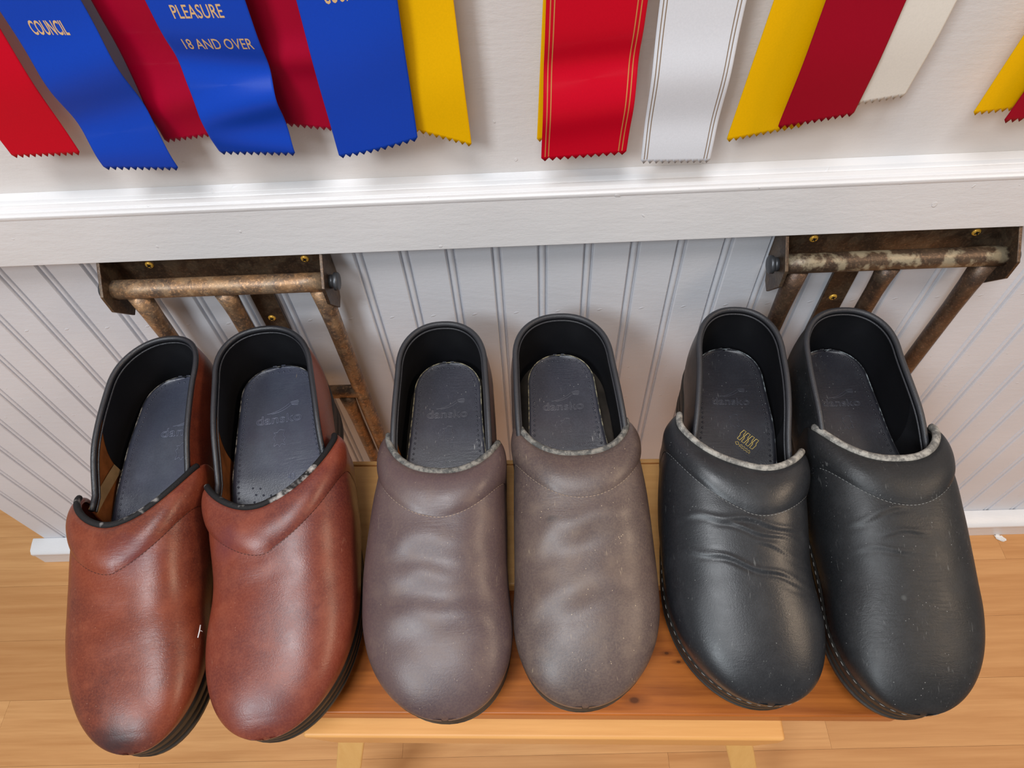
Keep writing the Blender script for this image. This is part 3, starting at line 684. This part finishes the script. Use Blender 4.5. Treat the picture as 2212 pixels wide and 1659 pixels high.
def ribbon(color, name_label, zb, xl, xr, off, waves, zbL=None, zbR=None, xtl=None, xtr=None, ztop=.98, stripes=None, text=(), group='show ribbons on the wall', curl=0.0):
    """hangs at distance off from the wall, lower edge cut with pinking shears from (xl, zbL) to (xr, zbR)"""
    zbL = zb if zbL is None else zbL; zbR = zb if zbR is None else zbR; xtl = xl if xtl is None else xtl; xtr = xr if xtr is None else xtr
    teeth = 11; nu = teeth*2*2; nv = 120; zr = .83
    def P(a, t, lift=0.0):    # a across 0..1, t down 0..1
        zc = (zbL+(zbR-zbL)*a); z = ztop+(zc-ztop)*t
        k = min(1, max(0, (zr-z)/(zr-zb))) if z < zr else (zr-z)/(zr-zb)
        k = max(-.6, k); x0 = xtl+(xl-xtl)*k; x1 = xtr+(xr-xtr)*k; x = x0+(x1-x0)*a
        y = -off
        for (amp, zc_, sg, tilt) in waves:
            q = (z-zc_-tilt*(a-.5))/sg; y -= .62*amp*math.exp(-q*q)
        y -= curl*math.cos((a-.5)*math.pi)*.5
        y += max(0, z-.88)*.05
        return Vector((x, min(y, -.003)-lift, z))
    V = []
    for j in range(nv):
        for i in range(nu+1):
            a = i/nu; t = j/(nv-1); p = P(a, t)
            if j == nv-1: p.z += -.0014 if i % 4 == 2 else (.0014 if i % 4 == 0 else 0)
            elif j == nv-2: p.z += .0004
            V.append(p)
    F = grid_faces(nv, nu+1)
    cx_ = (xl+xr)/2
    o = mesh('ribbon', V, F, RM[color]); m = o.modifiers.new('thick', 'SOLIDIFY'); m.thickness = .00035; m.offset = 0
    localize(o, (cx_, -off, ztop)); tag(o, name_label, 'ribbon', group)
    loc = Vector((cx_, -off, ztop))
    # woven edge lines
    def strip(a0, a1, mat, nm, lift):
        V = [];
        for j in range(nv-1):
            t = j/(nv-1)
            for a in (a0, a1): V.append(P(a, t, lift)-loc)
        return mesh(nm, V, grid_faces(nv-1, 2), mat, o)
    if stripes:
        for a in (.045, .085, .905, .945): strip(a-.006, a+.006, stripes, 'edge_stripe', .00026)
    for (body, size, a, z, xs, sh, bold) in text:
        tm = text_mesh('lettering', body, size, M['foil'], o, xscale=xs, bold=bold)
        tt = (ztop-z)/(ztop-zb); c0 = P(a, tt)
        for v in tm.data.vertices:
            zz = z+v.co.y; t = (ztop-zz)/(ztop-zb); wdt = (xr-xl); aa = a+v.co.x/wdt
            v.co = P(aa, t, .0003)-loc
    return o
ribbon('red', 'plain bright red ribbon at the far left, beside the blue COUNCIL ribbon', .736, -.3455, -.2985, .022, [(.004, .79, .03, 0)], xtl=-.345, xtr=-.297)
ribbon('blue', 'blue ribbon printed COUNCIL in gold, leftmost of the blue ones', .7252, -.2853, -.2353, .026, [(.005, .795, .018, .012), (-.004, .765, .015, .01), (.002, .735, .012, 0)], zbL=.7268, zbR=.7235, xtl=-.2884, xtr=-.2401,
       text=[('COUNCIL', .0112, .44, .8215, .43, 0, .00022)])
ribbon('crimson', 'crimson ribbon partly hidden between the COUNCIL and PLEASURE ribbons', .7385, -.2420, -.1975, .014, [(.004, .765, .012, .01), (-.003, .80, .02, 0)], zbL=.7370, zbR=.7415)
ribbon('blue', 'blue ribbon printed PLEASURE 18 AND OVER, second of the blue ones', .7343, -.2014, -.1509, .027, [(.007, .768, .012, .012), (-.006, .795, .012, -.008), (.004, .742, .010, -.01)], zbL=.7356, zbR=.7331, xtl=-.2044, xtr=-.1497,
       text=[('PLEASURE', .0108, .47, .8268, .56, 0, .0001), ('18 AND OVER', .0098, .53, .8075, .64, 0, .00005)])
ribbon('crimson', 'crimson ribbon with a cross fold, between the PLEASURE ribbon and the unlettered blue end', .7415, -.1640, -.1180, .012, [(.005, .790, .010, 0)], zbL=.7455, zbR=.7375)
ribbon('blue', 'blue ribbon overlapping a yellow one, only letter bottoms showing at its top', .7350, -.1222, -.0675, .029, [(.003, .80, .03, .02)], zbL=.7294, zbR=.7407, xtl=-.1207, xtr=-.0649, curl=.004,
       text=[('COUNCIL', .0130, .50, .8352, .42, 0, .0002)])
ribbon('yellow', 'yellow ribbon hanging right of the dark blue one', .7340, -.0790, -.0330, .021, [(.003, .77, .03, .01)], zbL=.7460, zbR=.7282, xtl=-.0800, xtr=-.0350)
ribbon('yellow', 'yellow ribbon almost hidden behind the gold-striped red one', .7250, .0115, .0560, .014, [], xtl=.0165, xtr=.060)
ribbon('red', 'red ribbon with paired gold stripes along both edges', .7193, .0140, .0718, .026, [(.006, .755, .016, .006), (-.005, .785, .012, .004)], zbL=.7180, zbR=.7207, xtl=.0174, xtr=.0745, stripes=M['stripe'])
ribbon('white', 'white ribbon with paired bronze stripes along both edges', .7110, .0828, .1306, .025, [(.004, .775, .018, 0), (-.002, .74, .014, 0)], zbL=.7119, zbR=.7102, xtl=.0811, xtr=.1300, stripes=M['stripe_w'])
ribbon('yellow', 'yellow ribbon under the left edge of the deep crimson one, next to white striped', .7250, .1408, .1890, .019, [], zbL=.7216, zbR=.7310, xtl=.1490, xtr=.196)
ribbon('maroon', 'deep crimson ribbon between a yellow and a cream one', .7395, .1696, .2157, .027, [(.003, .78, .03, 0)], zbL=.7358, zbR=.7437, xtl=.1747, xtr=.2199)
ribbon('cream', 'cream ribbon at the right end of the overlapping yellow, crimson and cream ones', .7480, .2010, .2465, .022, [(.003, .79, .03, 0)], zbL=.7450, zbR=.7521, xtl=.206, xtr=.252)
ribbon('yellow', 'yellow ribbon cut off by the right edge of the photo', .7390, .2962, .3420, .024, [], zbL=.7378, zbR=.7420, xtl=.303, xtr=.348)
ribbon('maroon', 'deep crimson ribbon overlapping the rightmost yellow one at the photo edge', .7365, .3149, .3600, .030, [], zbL=.7351, zbR=.7390, xtl=.322, xtr=.366)

# ------------------------------------------------------------------ small bits
M['white_plastic'] = plain('white_plastic', (232, 232, 234), .5); M['straw'] = plain('dry_straw', (206, 176, 128), .8); M['lint'] = plain('white_lint', (236, 232, 228), .95, .1, 900, .8)
V, F = tube_mesh([(0, -.0045, 0), (0, 0, .0004), (0, .0045, 0)], .00042, 8)
tube_mesh([(0, 0, .0003), (.0012, .0006, .0004), (.0024, .0001, .0002)], .00022, 6, V=V, F=F)
tf = mesh('tag_fastener', V, F, M['white_plastic']); tf.location = (-.2465, -.2790, BZ+.0592); tf.rotation_euler = (.05, .9, .06)
tag(tf, 'tiny white plastic tag fastener stuck between the two russet clogs', 'fastener')
V, F = tube_mesh([(0, .007, .0006), (-.0004, .002, .0008), (-.0012, -.001, .0007), (-.0014, -.006, .0004)], [.0001, .00016, .0004, .0001], 6)
sw = mesh('straw_bit', V, F, M['straw']); sw.location = (-.2085, -.0540, BZ+.0668); tag(sw, 'thin straw bit lying inside the heel of the red brown clog', 'straw')
V, F = [], []
rg = random.Random(5)
bm = bmesh.new(); bmesh.ops.create_icosphere(bm, subdivisions=3, radius=1)
for v in bm.verts: v.co *= .75+.5*rg.random(); v.co = Vector((v.co.x*.0075, v.co.y*.0042, v.co.z*.0018+.0016))
me = bpy.data.meshes.new('lint'); bm.to_mesh(me); bm.free(); me.materials.append(M['lint']); lt = bpy.data.objects.new('lint', me); C.objects.link(lt)
lt.location = (.7091, -.0275, 0); lt.rotation_euler = (0, 0, -.5); tag(lt, 'scrap of white lint on the wood floor by the right baseboard', 'lint')
